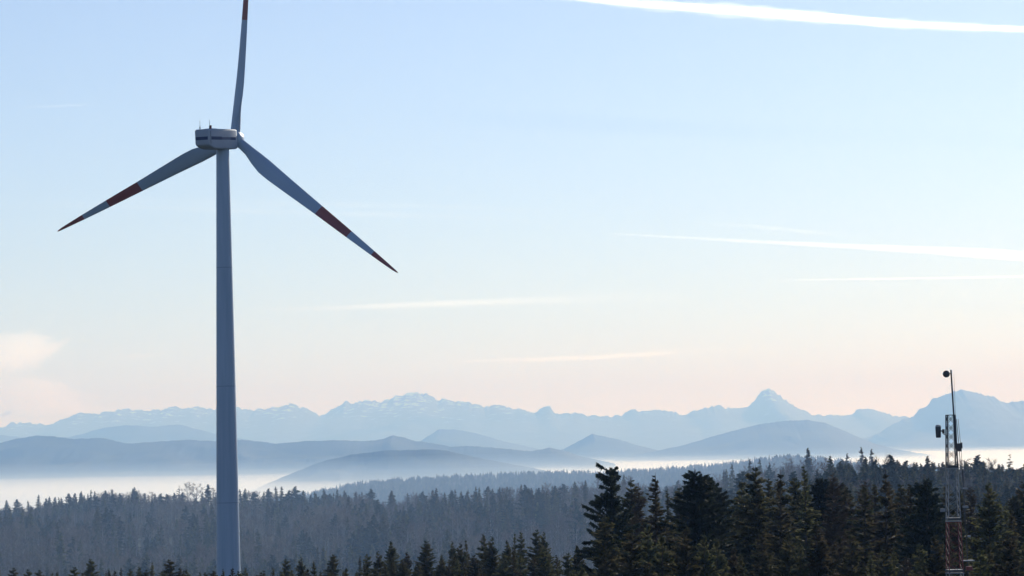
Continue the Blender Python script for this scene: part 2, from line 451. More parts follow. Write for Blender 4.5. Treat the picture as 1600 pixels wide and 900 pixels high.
trail('contrail', 'thin straight white contrail, lowest of the three at the right edge', 'contrail',
      [(1210, 438, 2), (1350, 436, 3), (1500, 434, 3.5), (1600, 432, 3.5), (1700, 430, 3.5)], 9000, 0.4, 3, 0.1)
trail('contrail', 'short faint wisp of contrail just above the long soft one', 'contrail',
      [(1080, 348, 3), (1180, 354, 6), (1240, 360, 6), (1330, 368, 3)], 9000, 0.045, 4, 0.3)
def cloud(label, strands, alt, tau, seed, rough=0.5, flat=2.0, col=(1, 1, 1)):
    """a wispy cloud made of several overlapping strands"""
    root = link('cirrus_cloud', None, label=label, category='cloud')
    first = None
    for i, st in enumerate(strands):
        o = trail('wisp', None, None, st, alt + 45 * i, tau, seed + 3 * i, rough, flat, col=col)
        if first is None:
            first = o; root.location = o.data.vertices[0].co
        o.parent = root; o.matrix_parent_inverse = Matrix.Translation(root.location).inverted()
def strands(pts, n, spread, seed, wmul=1.0, lo=.06, hi=.94):
    r = random.Random(seed); out = []
    for i in range(n):
        a, b_ = sorted((r.uniform(0, lo), r.uniform(hi, 1)))
        dy = r.uniform(-spread, spread); k = r.uniform(.35, 1.0) * wmul
        P = np.array(pts, float); t = np.linspace(0, 1, len(P)); tt = np.linspace(a, b_, 9)
        q = np.stack([np.interp(tt, t, P[:, c]) for c in range(3)], 1)
        q[:, 1] += dy * q[:, 2] / P[:, 2].max() + r.uniform(-.03, .03) * (q[:, 0] - q[0, 0]) * spread / 12
        q[:, 2] *= k * np.sin(np.linspace(.25, PI - .25, 9)) ** .6
        out.append([tuple(v) for v in q])
    return out
cloud('thin cream streak of cloud low above the two broad summits in the middle', strands([(640, 566, 6), (740, 562, 12), (830, 560, 14), (920, 558, 13), (1010, 553, 10), (1120, 548, 8), (1250, 546, 4)], 5, 4, 1), 5500, 0.05, 50)
cloud('long faint streak of cloud across the middle of the sky beside the tower', strands([(330, 485, 6), (500, 483, 14), (620, 479, 18), (740, 475, 18), (860, 470, 14), (980, 466, 11), (1120, 464, 6)], 6, 7, 2), 6500, 0.03, 60)
cloud('faint short cloud streak left of the nacelle', strands([(20, 168, 4), (90, 165, 6), (170, 162, 4)], 3, 2, 3), 9000, 0.02, 70)
cloud('faint short cloud streak just left of the tower above the range', strands([(160, 560, 5), (220, 556, 9), (270, 553, 4)], 3, 3, 4), 5000, 0.03, 80)
cloud('faint wide streak of cloud at rotor height across the middle', strands([(-50, 322, 8), (200, 318, 16), (420, 325, 16), (700, 332, 12), (900, 345, 8)], 4, 6, 12), 8000, 0.02, 85)
cloud('cream wispy cloud at the left edge above the peach glow', strands([(-160, 572, 30), (-70, 566, 56), (0, 556, 60), (40, 546, 50), (80, 534, 34), (115, 520, 10)], 5, 22, 23, 1.0, .3, .6), 5000, 0.07, 90, 1.0, 1.6, (1.0, .93, .78))  # warm tint of low sunlight put into a white cloud's scatter colour
cloud('soft peach sunlight glow shaped as cloud, low at the left edge above the mountains', strands([(-320, 630, 40), (-120, 622, 80), (0, 612, 80), (70, 620, 60), (130, 632, 36), (200, 640, 10)], 4, 20, 6, 1.0, .25, .6), 3600, 0.12, 120, .6, 1.6, (1.0, 0.88, 0.7))  # diffuse warm glow built as cloud, low sunlight put into its scatter colour

# ------------------------------------------------------------------ wind turbine
m_white = plain('turbine_skylit_white', (0.28, 0.365, 0.49), 0.4, 0, 0.05, 0.15)  # blue of the skylight is mixed into this base colour
m_red = plain('signal_red', (0.24, 0.05, 0.042), 0.55, 0, 0.12, 0.3)
m_navy = plain('navy_paint', (0.015, 0.025, 0.09), 0.8, 0, 0.1, 0.5)
m_steel = plain('galvanised_steel', (0.32, 0.33, 0.34), 0.45, 0.6, 0.2, 2.0)
m_dark = plain('dark_plastic', (0.05, 0.05, 0.055), 0.5, 0, 0.2, 2.0)
m_seam = plain('seam_rubber', (0.12, 0.12, 0.13), 0.7)

TH, TILT, CONE, AZ0, RB = math.radians(24.2), math.radians(4.5), math.radians(-0.3), math.radians(-38.6), 43.38
HUB = np.array([-52.55, 554.09, 89.55])
ax = np.array([math.sin(TH) * math.cos(TILT), math.cos(TH) * math.cos(TILT), math.sin(TILT)])
hh = np.array([math.cos(TH), -math.sin(TH), 0.0])
vv = np.cross(hh, ax)
TX, TY = (HUB - ax * 4.5)[:2]
TX -= 0.12
zb = gz(TX, TY)
turb = link('wind_turbine', None, loc=(TX, TY, zb), label='white three-bladed wind turbine with red-banded blades rising over the forest', category='wind turbine')
base = np.array([TX, TY, zb])
b = MB()
top_z = 87.3 - zb
prof = [(0, 2.42), (0.25, 2.38)]
for i in range(1, 41):
    z = top_z * i / 40
    prof.append((z, 2.36 - (2.36 - 1.22) * (i / 40) ** 1.06))
b.rings([[[r * math.cos(2 * PI * j / 64), r * math.sin(2 * PI * j / 64), z] for j in range(64)] for z, r in prof])
m_tower, N_, L_, B_ = new_mat('tower_skylit_paint')
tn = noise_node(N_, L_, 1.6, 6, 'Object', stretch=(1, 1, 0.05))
tr_ = ramp(N_, L_, tn.outputs[0], [(0.3, (0.24, 0.325, 0.445)), (0.62, (0.285, 0.37, 0.495))])  # streaked paint with the skylight's blue added to both tones
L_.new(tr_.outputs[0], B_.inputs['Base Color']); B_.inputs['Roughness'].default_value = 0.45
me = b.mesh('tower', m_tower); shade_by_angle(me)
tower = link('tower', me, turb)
m_flange = plain('flange_grey', (0.16, 0.2, 0.27), 0.6)
for fz in (22.0, 44.0, 66.5):
    rr_ = float(np.interp(fz, [q[0] for q in prof], [q[1] for q in prof]))
    b = MB(); b.rings([[[r * math.cos(2 * PI * j / 64), r * math.sin(2 * PI * j / 64), z] for j in range(64)] for z, r in ((fz - .05, rr_ - .05), (fz - .05, rr_ + .012), (fz + .05, rr_ + .012), (fz + .05, rr_ - .05))], cap=False)
    link('flange', b.mesh('flange', m_flange), tower)
b = MB()
b.rings([[[r * math.cos(2 * PI * j / 48), r * math.sin(2 * PI * j / 48), z] for j in range(48)] for z, r in ((top_z - .1, 1.2), (top_z - .1, 1.42), (top_z + .5, 1.42), (top_z + .5, 1.2))])
link('yaw_ring', b.mesh('yaw_ring', m_steel), turb)

def nac(s, p, q):
    """nacelle coordinates: s forward along the axis from the tower, p to the viewer's right, q up"""
    return (HUB - ax * 4.5) + ax * s + hh * p + vv * q - base
W2, QB, QT = 1.55, -2.05, 1.75
def section(s, sw=1.0, db=0.0, dt=0.0, rad=0.3, n=6):
    w = W2 * sw; lo = QB + db; hi = QT + dt
    out = []
    for cx, cz, a0 in ((w - rad, lo + rad, -PI / 2), (w - rad, hi - rad, 0), (-w + rad, hi - rad, PI / 2), (-w + rad, lo + rad, PI)):
        for i in range(n):
            a = a0 + PI / 2 * i / (n - 1)
            out.append(nac(s, cx + rad * math.cos(a), cz + rad * math.sin(a)))
    return out
b = MB()
b.rings([section(-8.05, .86, .95, -.25, .35), section(-8.0, .93, .8, -.12), section(-7.6, .985, .55, -.03), section(-6.2, 1, .1), section(-5.0, 1), section(0, 1), section(2.2, 1), section(2.75, .95, .1, -.1), section(2.9, .86, .22, -.2)])
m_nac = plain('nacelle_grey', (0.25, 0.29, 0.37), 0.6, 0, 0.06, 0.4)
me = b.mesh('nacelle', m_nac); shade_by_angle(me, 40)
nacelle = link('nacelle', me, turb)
def plate(name, mat, corners_fn, parent):
    b = MB(); b.add(corners_fn, [[0, 1, 2, 3], [7, 6, 5, 4], [0, 4, 5, 1], [1, 5, 6, 2], [2, 6, 7, 3], [3, 7, 4, 0]])
    return link(name, b.mesh(name, mat), parent)
def side_plate(name, s0, s1, q0, q1, p, mat=None, t=0.03):
    c = [nac(s0, p, q0), nac(s1, p, q0), nac(s1, p, q1), nac(s0, p, q1)]
    off = hh * (t if p > 0 else -t)
    return plate(name, mat or m_navy, c + [x + off for x in c], nacelle)
m_navy2 = plain('pale_navy_print', (0.04, 0.05, 0.12), 0.6, 0, 0.3, 2.0)
for sg in (1, -1):
    p = sg * (W2 - 0.03)
    side_plate('stripe', -7.1, -3.2, -.32, .28, p, m_navy, .045)
    side_plate('lettering_band', -3.2, 0.1, -.3, .2, p, m_navy2, .045)
    side_plate('stripe', .1, 2.1, -.34, .2, p, m_navy, .045)
c = [nac(-8.02, -1.3, -.32), nac(-8.02, 1.3, -.32), nac(-8.02, 1.3, .28), nac(-8.02, -1.3, .28)]
plate('stripe', m_navy, c + [x - ax * .06 for x in c], nacelle)
side_plate('corner_seam', -7.45, -7.33, QB + .95, QT - .4, W2 - .005, m_seam, .035)
def mast_on(s, p, h, name, extra):
    b = MB(); f0 = nac(s, p, QT - .05); up = np.array([0, 0, 1.0])
    b.tube([f0, f0 + up * h], [.05, .03], 6); b.tube([f0, f0 + up * .55], .10, 8)
    o = link(name, b.mesh(name, m_dark), nacelle)
    return o, f0 + up * h
o, tp = mast_on(-7.0, -.9, 1.7, 'anemometer', 0)
o, tp = mast_on(-6.6, .95, 1.75, 'wind_vane', 0)
b = MB(); c0 = nac(-6.2, .95, QT + .35); b.rings([[c0 + .22 * np.array([math.cos(a), math.sin(a), 0]) + np.array([0, 0, z]) for a in np.linspace(0, 2 * PI, 10, endpoint=False)] for z in (-.42, .3)])
link('warning_light', b.mesh('warning_light', m_red), nacelle)
b = MB(); c0 = nac(-4.6, 0, QT + .06)
c = [nac(-5.6, -.8, QT - .03), nac(-3.6, -.8, QT - .03), nac(-3.6, .8, QT - .03), nac(-5.6, .8, QT - .03)]
plate('roof_hatch', m_white, c + [x + vv * .14 for x in c], nacelle)
# hub with spinner
b = MB(); rr = []
for s, r in ((2.85, 1.35), (3.05, 1.62), (4.0, 1.72), (4.9, 1.66), (5.6, 1.42), (6.15, 1.0), (6.5, .5), (6.62, .06)):
    rr.append([nac(s, r * math.cos(a), r * math.sin(a)) for a in np.linspace(0, 2 * PI, 40, endpoint=False)])
b.rings(rr); me = b.mesh('spinner', m_white); shade_by_angle(me, 50)
hub = link('hub', me, turb)
# blades
ST = [(1.0, 1.85, 1.0, 16, .5), (2.2, 1.85, 1.0, 16, .5), (4.0, 2.1, .82, 15.5, .45), (6.2, 2.85, .5, 14.5, .36), (8.6, 3.35, .34, 13, .31), (11, 3.25, .28, 10.5, .29), (14.5, 2.9, .24, 8, .28), (19, 2.5, .21, 5.5, .28),
      (22.8, 2.16, .19, 4, .28), (27.2, 1.86, .18, 3, .28), (30.7, 1.6, .18, 2.2, .28), (34, 1.32, .17, 1.5, .28), (36.9, 1.06, .17, 1, .28), (40, .74, .16, .4, .28), (42.2, .48, .16, 0, .3), (43.1, .26, .16, 0, .35), (RB, .06, .2, 0, .4)]
K = 28
def blade(an):
    d = (hh * math.cos(an) + vv * math.sin(an)) * math.cos(CONE) + ax * math.sin(CONE)
    t = -hh * math.sin(an) + vv * math.cos(an)
    rings = []; mi = []
    for r, ch, th, tw, pax in ST:
        tw = math.radians(tw * 0.7 + 29)
        cdir = t * math.cos(tw) + ax * math.sin(tw); ndir = np.cross(d, cdir)
        blend = np.clip((th - .34) / .6, 0, 1)
        sweep = -0.9 * (r / RB) ** 3            # blades bend back under the wind
        ring = []
        for j in range(K):
            a = 2 * PI * j / K
            xx = 0.5 + 0.5 * math.cos(a)        # 1 = leading edge
            yt = 5 * (0.2969 * math.sqrt(max(1 - xx, 0)) - 0.126 * (1 - xx) - 0.3516 * (1 - xx) ** 2 + 0.2843 * (1 - xx) ** 3 - 0.1015 * (1 - xx) ** 4)
            ya = yt * th * (1 if math.sin(a) >= 0 else -0.7)
            yc = 0.5 * math.sin(a) * th
            y = (1 - blend) * ya + blend * yc
            ring.append(HUB - base + d * r + cdir * (xx - (1 - pax)) * ch + ndir * y * ch + ax * sweep)
        rings.append(ring)
    b = MB(); b.rings(rings)
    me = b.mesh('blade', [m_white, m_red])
    ctr = np.empty(len(me.polygons) * 3, np.float32); me.polygons.foreach_get('center', ctr)
    rr = (ctr.reshape(-1, 3) - (HUB - base)) @ d
    red = ((rr > 22.8) & (rr < 30.7)) | (rr > 36.9)
    me.polygons.foreach_set('material_index', red.astype(np.int32)); shade_by_angle(me, 60)
    return link('blade', me, turb)
for k_, lb in ((0, 'blade pointing down to the right, tip and middle band red'), (1, 'blade pointing up out of the picture'), (2, 'blade pointing down to the left, tip and middle band red')):
    blade(AZ0 + k_ * 2 * PI / 3)['label'] = lb

# ------------------------------------------------------------------ lattice mast
MD = 200.0
mc = ray(1491.5, 880, MD); MX, MY = mc.x, MD
mz = gz(MX, MY)
def zpix(py, px=1490):
    return ray(px, py, MD).z - mz
mast = link('lattice_mast', None, loc=(MX, MY, mz), label='slender red and white lattice radio mast with antennas at the right', category='mast')
m_mwhite = plain('mast_white', (0.26, 0.27, 0.29), 0.5, 0, 0.15, 1.5)
m_mred = plain('mast_red', (0.2, 0.03, 0.028), 0.5, 0, 0.2, 1.5)
m_msilhouette = plain('mast_silhouette_grey', (0.045, 0.05, 0.06), 0.6, 0.0, 0.2, 1.5)  # backlit silhouette shade is put into this dark base colour
ZT = zpix(648)
def half(z): return (0.53 + (ZT - z) * 0.041) / 2
RZ = math.radians(4)
def mp(sx, sy, z, k=1.0):
    h = half(z) * k; x, y = sx * h, sy * h
    return np.array([x * math.cos(RZ) - y * math.sin(RZ), x * math.sin(RZ) + y * math.cos(RZ), z])
cuts = [0.0, 6.0, 12.0, zpix(895), zpix(815), zpix(731), ZT]
cols = [m_mred, m_mwhite, m_mwhite, m_mred, m_mwhite, m_msilhouette]
lab = ['red lattice section', 'white lattice section', 'white lattice section', 'red lattice section', 'white lattice section', 'silhouette-dark lattice section at the top']
CR = ((1, 1), (1, -1), (-1, -1), (-1, 1))
for i in range(6):
    z0, z1 = cuts[i], cuts[i + 1]
    b = MB()
    npan = max(2, round((z1 - z0) / 0.62)); zs = np.linspace(z0, z1, npan + 1)
    for a_, c_ in zip(CR, CR[1:] + CR[:1]):
        for za, zb_ in zip(zs[:-1], zs[1:]):
            b.tube([mp(*a_, za), mp(*c_, zb_)], .011 if i < 5 else .018, 4); b.tube([mp(*c_, za), mp(*a_, zb_)], .011 if i < 5 else .018, 4)
    sec = link('bracing', b.mesh('bracing', cols[i]), mast, kind='stuff', label=lab[i])
    for cr in CR:
        b = MB(); b.tube([mp(*cr, z0), mp(*cr, z1)], .032 if i < 5 else .045, 8)
        link('leg', b.mesh('leg', cols[i]), mast)
    for a_, c_ in zip(CR, CR[1:] + CR[:1]):
        b = MB(); b.tube([mp(*a_, z1 - .02), mp(*c_, z1 - .02)], .028, 6)
        link('crossbar', b.mesh('crossbar', cols[i]), mast)
def loc(px, py, dy=0.0):
    v = ray(px, py, MD + dy); return np.array([v.x - MX, v.y - MY, v.z - mz])
def part(name, b, mat, smooth=True):
    me = b.mesh(name, mat)
    if smooth: shade_by_angle(me, 40)
    return link(name, me, mast)
# platforms
for py, mat2 in ((731, m_mwhite), (813, m_mwhite), (894, m_mwhite)):
    z = zpix(py); b = MB(); h = half(z) * 2 + .12
    b.box((0, 0, z - .06), (h, h, .05), RZ); part('platform', b, mat2, False)
    b = MB(); b.box((0, 0, z + .1), (h * .96, h * .96, .16), RZ); part('junction_box', b, m_dark, False)
    if py == 731:
        for s in (-1, 1):
            b = MB(); b.box((s * .5, 0, z + .02), (.4, .06, .05), RZ); part('outrigger', b, mat2, False)
# pole and round dish at the top
p0, p1 = loc(1491.5, 668), loc(1485.8, 578)
b = MB(); b.tube([loc(1497.5, 735), p0, p1], [.045, .06, .055], 10); part('pole', b, m_msilhouette)
b = MB(); d0 = loc(1479, 584.5, -.05); b.tube([loc(1486, 584), d0 + [.1, 0, 0]], .035, 8); part('bracket', b, m_dark)
b = MB()
dn = np.array([-.35, -.93, 0.05]); dn /= np.linalg.norm(dn); du = np.cross(dn, [0, 0, 1]); du /= np.linalg.norm(du); dv = np.cross(dn, du)
b.rings([[d0 + dn * s + r * (math.cos(a) * du + math.sin(a) * dv) for a in np.linspace(0, 2 * PI, 24, endpoint=False)] for s, r in ((-.2, .08), (-.12, .17), (0, .23), (.12, .24), (.17, .19), (.2, .06))])
part('drum_antenna', b, m_dark)
b = MB(); b.tube([loc(1493.5, 670), loc(1490.5, 584)], [.018, .010], 6); part('whip_antenna', b, m_steel)
# sector panel on the left
b = MB(); c0 = loc(1466, 674); b.rings([[c0 + [.2 * math.cos(a) * k2, .16 * math.sin(a) * k2, z] for a in np.linspace(0, 2 * PI, 16, endpoint=False)] for z, k2 in ((-.44, .72), (-.40, .86), (.3, 1.0), (.34, .98))]); part('panel_antenna', b, m_dark)
b = MB(); b.rings([[c0 + [.19 * math.cos(a) * k2, .15 * math.sin(a) * k2, z] for a in np.linspace(0, 2 * PI, 16, endpoint=False)] for z, k2 in ((.345, 1.0), (.42, .85), (.45, .5))]); part('antenna_cap', b, m_mwhite)
b = MB(); b.tube([c0 + [.1, 0, .05], loc(1474, 674)], .05, 8); b.box(loc(1474, 674), (.16, .14, .3)); part('bracket', b, m_dark)
b = MB(); b.tube([loc(1474, 678), loc(1479.5, 680)], .03, 8); part('arm', b, m_dark)
# radio unit on the right leg, cables, small fittings
b = MB(); b.box(loc(1498, 699, -.1), (.34, .26, .55), RZ); part('radio_unit', b, m_dark, False)
b = MB(); b.box(loc(1502, 696, -.1), (.12, .2, .4), RZ); part('radio_unit', b, m_dark, False)
for px0, px1, y0, y1, r in ((1494.5, 1501, 655, 735, .022), (1497, 1504, 655, 735, .016), (1504, 1507.5, 735, 815, .05), (1508, 1513, 815, 899, .03)):
    b = MB(); b.tube([loc(px0, y0, .05), loc((px0 + px1) / 2 + .5, (y0 + y1) / 2, .05), loc(px1, y1, .05)], r, 6); part('cable', b, m_dark)
def fitting(name, px, py, d, mat, arm_to):
    b = MB(); b.box(loc(px, py, -.1), d, .2); o = part(name, b, mat, False)
    b = MB(); b.tube([loc(px, py + 1, -.1), loc(arm_to, py + 2, -.1)], .025, 6); part('arm', b, m_dark)
fitting('lamp_box', 1508, 763, (.3, .2, .11), m_mwhite, 1500)
fitting('lamp_box', 1508.5, 792, (.36, .22, .16), m_mwhite, 1500)
fitting('lamp_box', 1473, 797, (.3, .2, .22), m_mwhite, 1480)
fitting('step_plate', 1513, 876, (.72, .5, .07), m_mwhite, 1500)
fitting('lamp_box', 1514, 838, (.2, .16, .14), m_mwhite, 1502)
fitting('equipment_box', 1514, 888, (.4, .3, .28), m_mred, 1502)
# concrete footing
b = MB(); b.box((0, 0, -.1), (2.9, 2.9, .5), RZ); part('footing', b, plain('concrete', (.35, .34, .32), .9), False)

# ------------------------------------------------------------------ trees
m_bark = plain('bark', (0.075, 0.058, 0.045), 0.9, 0, 0.3, 1.5)
m_bark_pale = plain('pale_bark', (0.24, 0.22, 0.2), 0.9, 0, 0.3, 0.8)
m_spruce = foliage('spruce_needles', (0.034, 0.044, 0.022), (0.145, 0.12, 0.058), 0.38)
m_fir = foliage('fir_needles', (0.02, 0.03, 0.022), (0.055, 0.06, 0.036), 0.28)
m_larch = foliage('bare_larch_twigs', (0.055, 0.04, 0.03), (0.11, 0.078, 0.05), 0.1)
m_twig = foliage('bare_twigs', (0.10, 0.072, 0.056), (0.18, 0.135, 0.105), 0.1)

def conifer(seed, H, R, start=0.1, dz=0.42, per=6, step=0.2, twl=0.6, tww=0.15, power=0.85, ragged=0.15, prof=None, upt=38, upb=-12, droop=0.22, clump=0.0, mat=None, hang=0.35, core=True, lean=0.0):
    """trunk mesh and crown mesh of a conifer standing on the origin"""
    rng = np.random.default_rng(seed)
    tb = MB()
    def axis(z): return np.array([lean * H * (z / H) ** 2 + 0.06 * math.sin(z * 0.3 + seed), 0.05 * math.sin(z * 0.37 + 2 * seed), z])
    zz = np.linspace(-0.8, H, 11)
    tb.tube([axis(z) for z in zz], [0.013 * H * (1 - max(z, 0) / H) ** 0.9 + 0.012 for z in zz], 8)
    tri = []
    z = start * H
    while z < H * 0.992:
        rel = z / H
        base = (prof(rel) if prof else (1 - rel) ** power) * R
        base *= 0.62 + 0.5 * rng.random() + 0.3 * float(vnoise(z * 0.55, seed * 1.7, seed))
        aside = seed * 1.3 + 1.4 * math.sin(z * 0.35 + seed)          # the crown is fuller to one side, changing with height
        k = max(3, int(round(per * (0.75 + 0.25 * (1 - rel)) + rng.uniform(-1, 1))))
        a0 = rng.random() * 2 * PI
        for b in range(k):
            if rng.random() < ragged * 0.5: continue
            L = base * rng.uniform(1 - ragged * 1.6, 1 + ragged * 0.7)
            az = a0 + b * 2 * PI / k + rng.normal() * 0.25
            L = max(L * (1 + 0.22 * math.cos(az - aside)), 0.22)
            e = math.radians(upb + (upt - upb) * rel ** 1.3 + rng.normal() * 6)
            o = axis(z + rng.uniform(-.5, .5) * dz)
            h = np.array([math.cos(az), math.sin(az), 0]); sd = np.array([-h[1], h[0], 0])
            n = max(3, int(L / step))
            s = (np.arange(n) + rng.random(n)) / n
            s = 0.06 + 0.94 * s
            if clump: s = np.where(rng.random(n) < clump, 0.55 + 0.45 * s, s)
            def at(t): return o + np.outer(t * L * math.cos(e), h) + np.outer(L * (math.sin(e) * t - droop * t ** 2 + 0.10 * t ** 3), [0, 0, 1])
            P = at(s)
            if L > 0.9 and core:
                q = at(np.array([0, 0.55, 0.97])); wd = 0.012 * H / 26 + 0.01 * L
                tb.tube(q, [wd, wd * .6, wd * .15], 3)
            for side in (-1, 1, 0):
                m = len(P)
                ang = np.radians(rng.uniform(25, 65, m)) * side
                d = np.cos(ang)[:, None] * h + np.sin(ang)[:, None] * sd
                d = d + np.stack([np.zeros(m), np.zeros(m), rng.uniform(-hang * 1.6, hang * 0.5, m) + math.sin(e) * 0.6], 1)
                d /= np.linalg.norm(d, axis=1)[:, None]
                ln = twl * rng.uniform(.55, 1.25, m) * (1.05 - 0.5 * s) * min(1.0, 0.35 + L / 1.6)
                wv = np.cross(d, rng.normal(size=(m, 3))); wv /= np.linalg.norm(wv, axis=1)[:, None] + 1e-9
                wv *= (tww * rng.uniform(.7, 1.3, m))[:, None] * min(1.0, 0.5 + L / 2)
                tri.append(np.stack([P - wv - d * ln[:, None] * .12, P + wv, P + d * ln[:, None]], 1))
        z += dz * rng.uniform(.75, 1.25) * (1.0 - 0.45 * rel)
    # leader shoot
    tp = axis(H)
    tri.append(np.array([[tp + [-.06, 0, -.9], tp + [.06, 0, -.9], tp + [0, 0, .35]], [tp + [0, -.06, -.9], tp + [0, .06, -.9], tp + [0, 0, .35]]]))
    T = np.concatenate(tri); V = T.reshape(-1, 3); Fc = np.arange(len(V)).reshape(-1, 3)
    return tb.mesh('trunk', m_bark), mesh_np('crown', V, Fc, mat or m_spruce)

def broadleaf(seed, H, R, start=0.38, limbs=12, sub=6, fine=8, tw=0.045, ln=1.6, bark=None, mat=None):
    """a leafless tree: trunk with limbs, and a crown of fine twigs"""
    rng = np.random.default_rng(seed)
    tb = MB(); tri = []
    lean = rng.normal(size=2) * 0.02 * H
    def axis(t): return np.array([lean[0] * t ** 2, lean[1] * t ** 2, t * H])
    tb.tube([axis(t) - [0, 0, .8 * (t == 0)] for t in (0, .25, .5, .75, .97)], [.02 * H, .016 * H, .012 * H, .007 * H, .001 * H], 7)
    for i in range(limbs):
        t = start + (0.97 - start) * (i + rng.random()) / limbs
        az = i * 2.4 + rng.normal() * .4; el = math.radians(rng.uniform(35, 65))
        relc = (t - start) / (1 - start)
        L = R * (1.15 - 0.75 * relc) * rng.uniform(.7, 1.15)
        d = np.array([math.cos(az) * math.cos(el), math.sin(az) * math.cos(el), math.sin(el)])
        o = axis(t); tip = o + d * L + [0, 0, .15 * L]
        mid = o + d * L * .5
        tb.tube([o, mid, tip], [.006 * H * (1.2 - relc), .004 * H * (1.1 - relc), .01], 4)
        for j in range(sub):
            s = rng.uniform(.3, 1.0); p = o + (tip - o) * s
            d2 = d + rng.normal(size=3) * .55 + [0, 0, .3]; d2 /= np.linalg.norm(d2)
            l2 = L * .45 * rng.uniform(.5, 1.1); e2 = p + d2 * l2
            tb.tube([p, e2], [.03, .008], 3)
            for q in range(fine):
                f = p + (e2 - p) * rng.uniform(.2, 1)
                d3 = d2 + rng.normal(size=3) * .6 + [0, 0, .25]; d3 /= np.linalg.norm(d3)
                wv = np.cross(d3, rng.normal(size=3)); wv *= tw / (np.linalg.norm(wv) + 1e-9)
                tri.append([f - wv, f + wv, f + d3 * ln * rng.uniform(.5, 1.2)])
    T = np.array(tri); V = T.reshape(-1, 3)
    return tb.mesh('trunk', bark or m_bark_pale), mesh_np('crown', V, np.arange(len(V)).reshape(-1, 3), mat or m_twig)

def interp_prof(pts):
    pts = np.array(pts); return lambda r: float(np.interp(r, pts[:, 0], pts[:, 1]))
# kinds: (trunk mesh, crown mesh, nominal height)
K_ = {}
K_['spruce1'] = (*conifer(11, 26, 6.2, step=.15, ragged=.2, power=.78), 26)
K_['spruce2'] = (*conifer(12, 26, 5.6, step=.15, ragged=.3, droop=.3, dz=.46, power=.78), 26)
K_['spruce3'] = (*conifer(13, 26, 6.6, step=.15, ragged=.28, upt=30, dz=.44, power=.7), 26)
K_['slender'] = (*conifer(14, 26, 5.0, step=.15, ragged=.35, dz=.48, power=.95, upb=-22), 26)
K_['slender2'] = (*conifer(24, 26, 4.6, step=.15, ragged=.35, dz=.5, power=.85, upb=-20), 26)
K_['ragged'] = (*conifer(15, 27, 5.0, start=.2, step=.07, per=6, dz=.36, ragged=.4, upt=35, upb=5, droop=.28, clump=.5, twl=.55, tww=.11, hang=.9, mat=m_fir, lean=.012,
                prof=interp_prof([(0, 1), (.5, 1), (.62, .95), (.70, .85), (.78, .62), (.83, .60), (.87, .40), (.90, .20), (.925, .16), (.94, .28), (.965, .30), (.985, .2), (1, .06)])), 27)
K_['broad'] = (*conifer(16, 26, 4.6, start=.15, step=.08, per=7, dz=.34, ragged=.36, upt=35, upb=0, clump=.3, twl=.6, tww=.12, hang=.7, mat=m_fir,
               prof=interp_prof([(0, 1), (.55, 1.0), (.70, .86), (.78, .70), (.85, .52), (.91, .36), (.96, .22), (1, .04)])), 26)
K_['larch'] = (*conifer(17, 25, 5.0, step=.15, ragged=.35, tww=.07, twl=.8, dz=.40, mat=m_larch, power=.7, upt=45, upb=5), 25)
# lighter builds for the ridges a kilometre and more away
K_['far1'] = (*conifer(31, 24, 4.4, dz=.8, step=.45, twl=1.1, tww=.36, per=6, core=False), 24)
K_['far2'] = (*conifer(32, 24, 3.6, dz=.85, step=.45, twl=1.0, tww=.34, per=6, ragged=.35, core=False), 24)
K_['far3'] = (*conifer(33, 23, 3.2, dz=.7, step=.42, twl=1.1, tww=.34, per=6, ragged=.4, core=False, mat=m_fir, prof=interp_prof([(0, .6), (.4, .9), (.6, 1), (.75, .82), (.87, .55), (.95, .28), (1, .05)])), 23)
K_['far_sparse'] = (*conifer(34, 25, 3.8, start=.35, dz=1.2, step=.4, twl=1.0, tww=.26, per=5, ragged=.5, core=False, upt=20), 25)
K_['bare1'] = (*broadleaf(41, 23, 5.2, start=.5), 23)
K_['bare2'] = (*broadleaf(42, 24, 4.4, start=.55), 24)
K_['bare3'] = (*broadleaf(43, 21, 5.6, start=.42, limbs=13), 21)

COUNT = {}
def tree(kind, x, y, H, wide, label, group, name='spruce_tree', cat='tree', rot=None, z=None):
    t, c, h0 = K_[kind]
    zb = (gz(x, y) if z is None else z) - 0.1
    e = link(name, None, loc=(x, y, zb), label=label, category=cat, group=group)
    s = H / h0
    e.scale = (s * wide, s * wide, s)
    e.rotation_euler = (0, 0, rng_t.uniform(0, 2 * PI) if rot is None else rot)
    link('trunk', t, e); link('crown', c, e)
    return e
rng_t = random.Random(5)
def place(kind, px, py, D, wide, label, group, name='spruce_tree', rot=None):
    """a tree at distance D whose tip reaches the photo pixel (px, py)"""
    p = ray(px, py, D); zb = gz(p.x, D) - 0.1
    return tree(kind, p.x, D, max(3.0, p.z - zb - .1), wide, label, group, name, rot=rot, z=zb + .1)

ORD = ['first', 'second', 'third', 'fourth', 'fifth', 'sixth', 'seventh', 'eighth', 'ninth', 'tenth', 'eleventh', 'twelfth', 'thirteenth', 'fourteenth', 'fifteenth', 'sixteenth', 'seventeenth', 'eighteenth', 'nineteenth', 'twentieth']
TENS = {2: 'twenty', 3: 'thirty', 4: 'forty', 5: 'fifty', 6: 'sixty', 7: 'seventy'}
def ordinal(i):
    if i < 20: return ORD[i]
    n = i + 1
    if n % 10 == 0: return TENS[n // 10][:-1] + 'ieth'
    return TENS[n // 10] + '-' + ORD[n % 10 - 1]

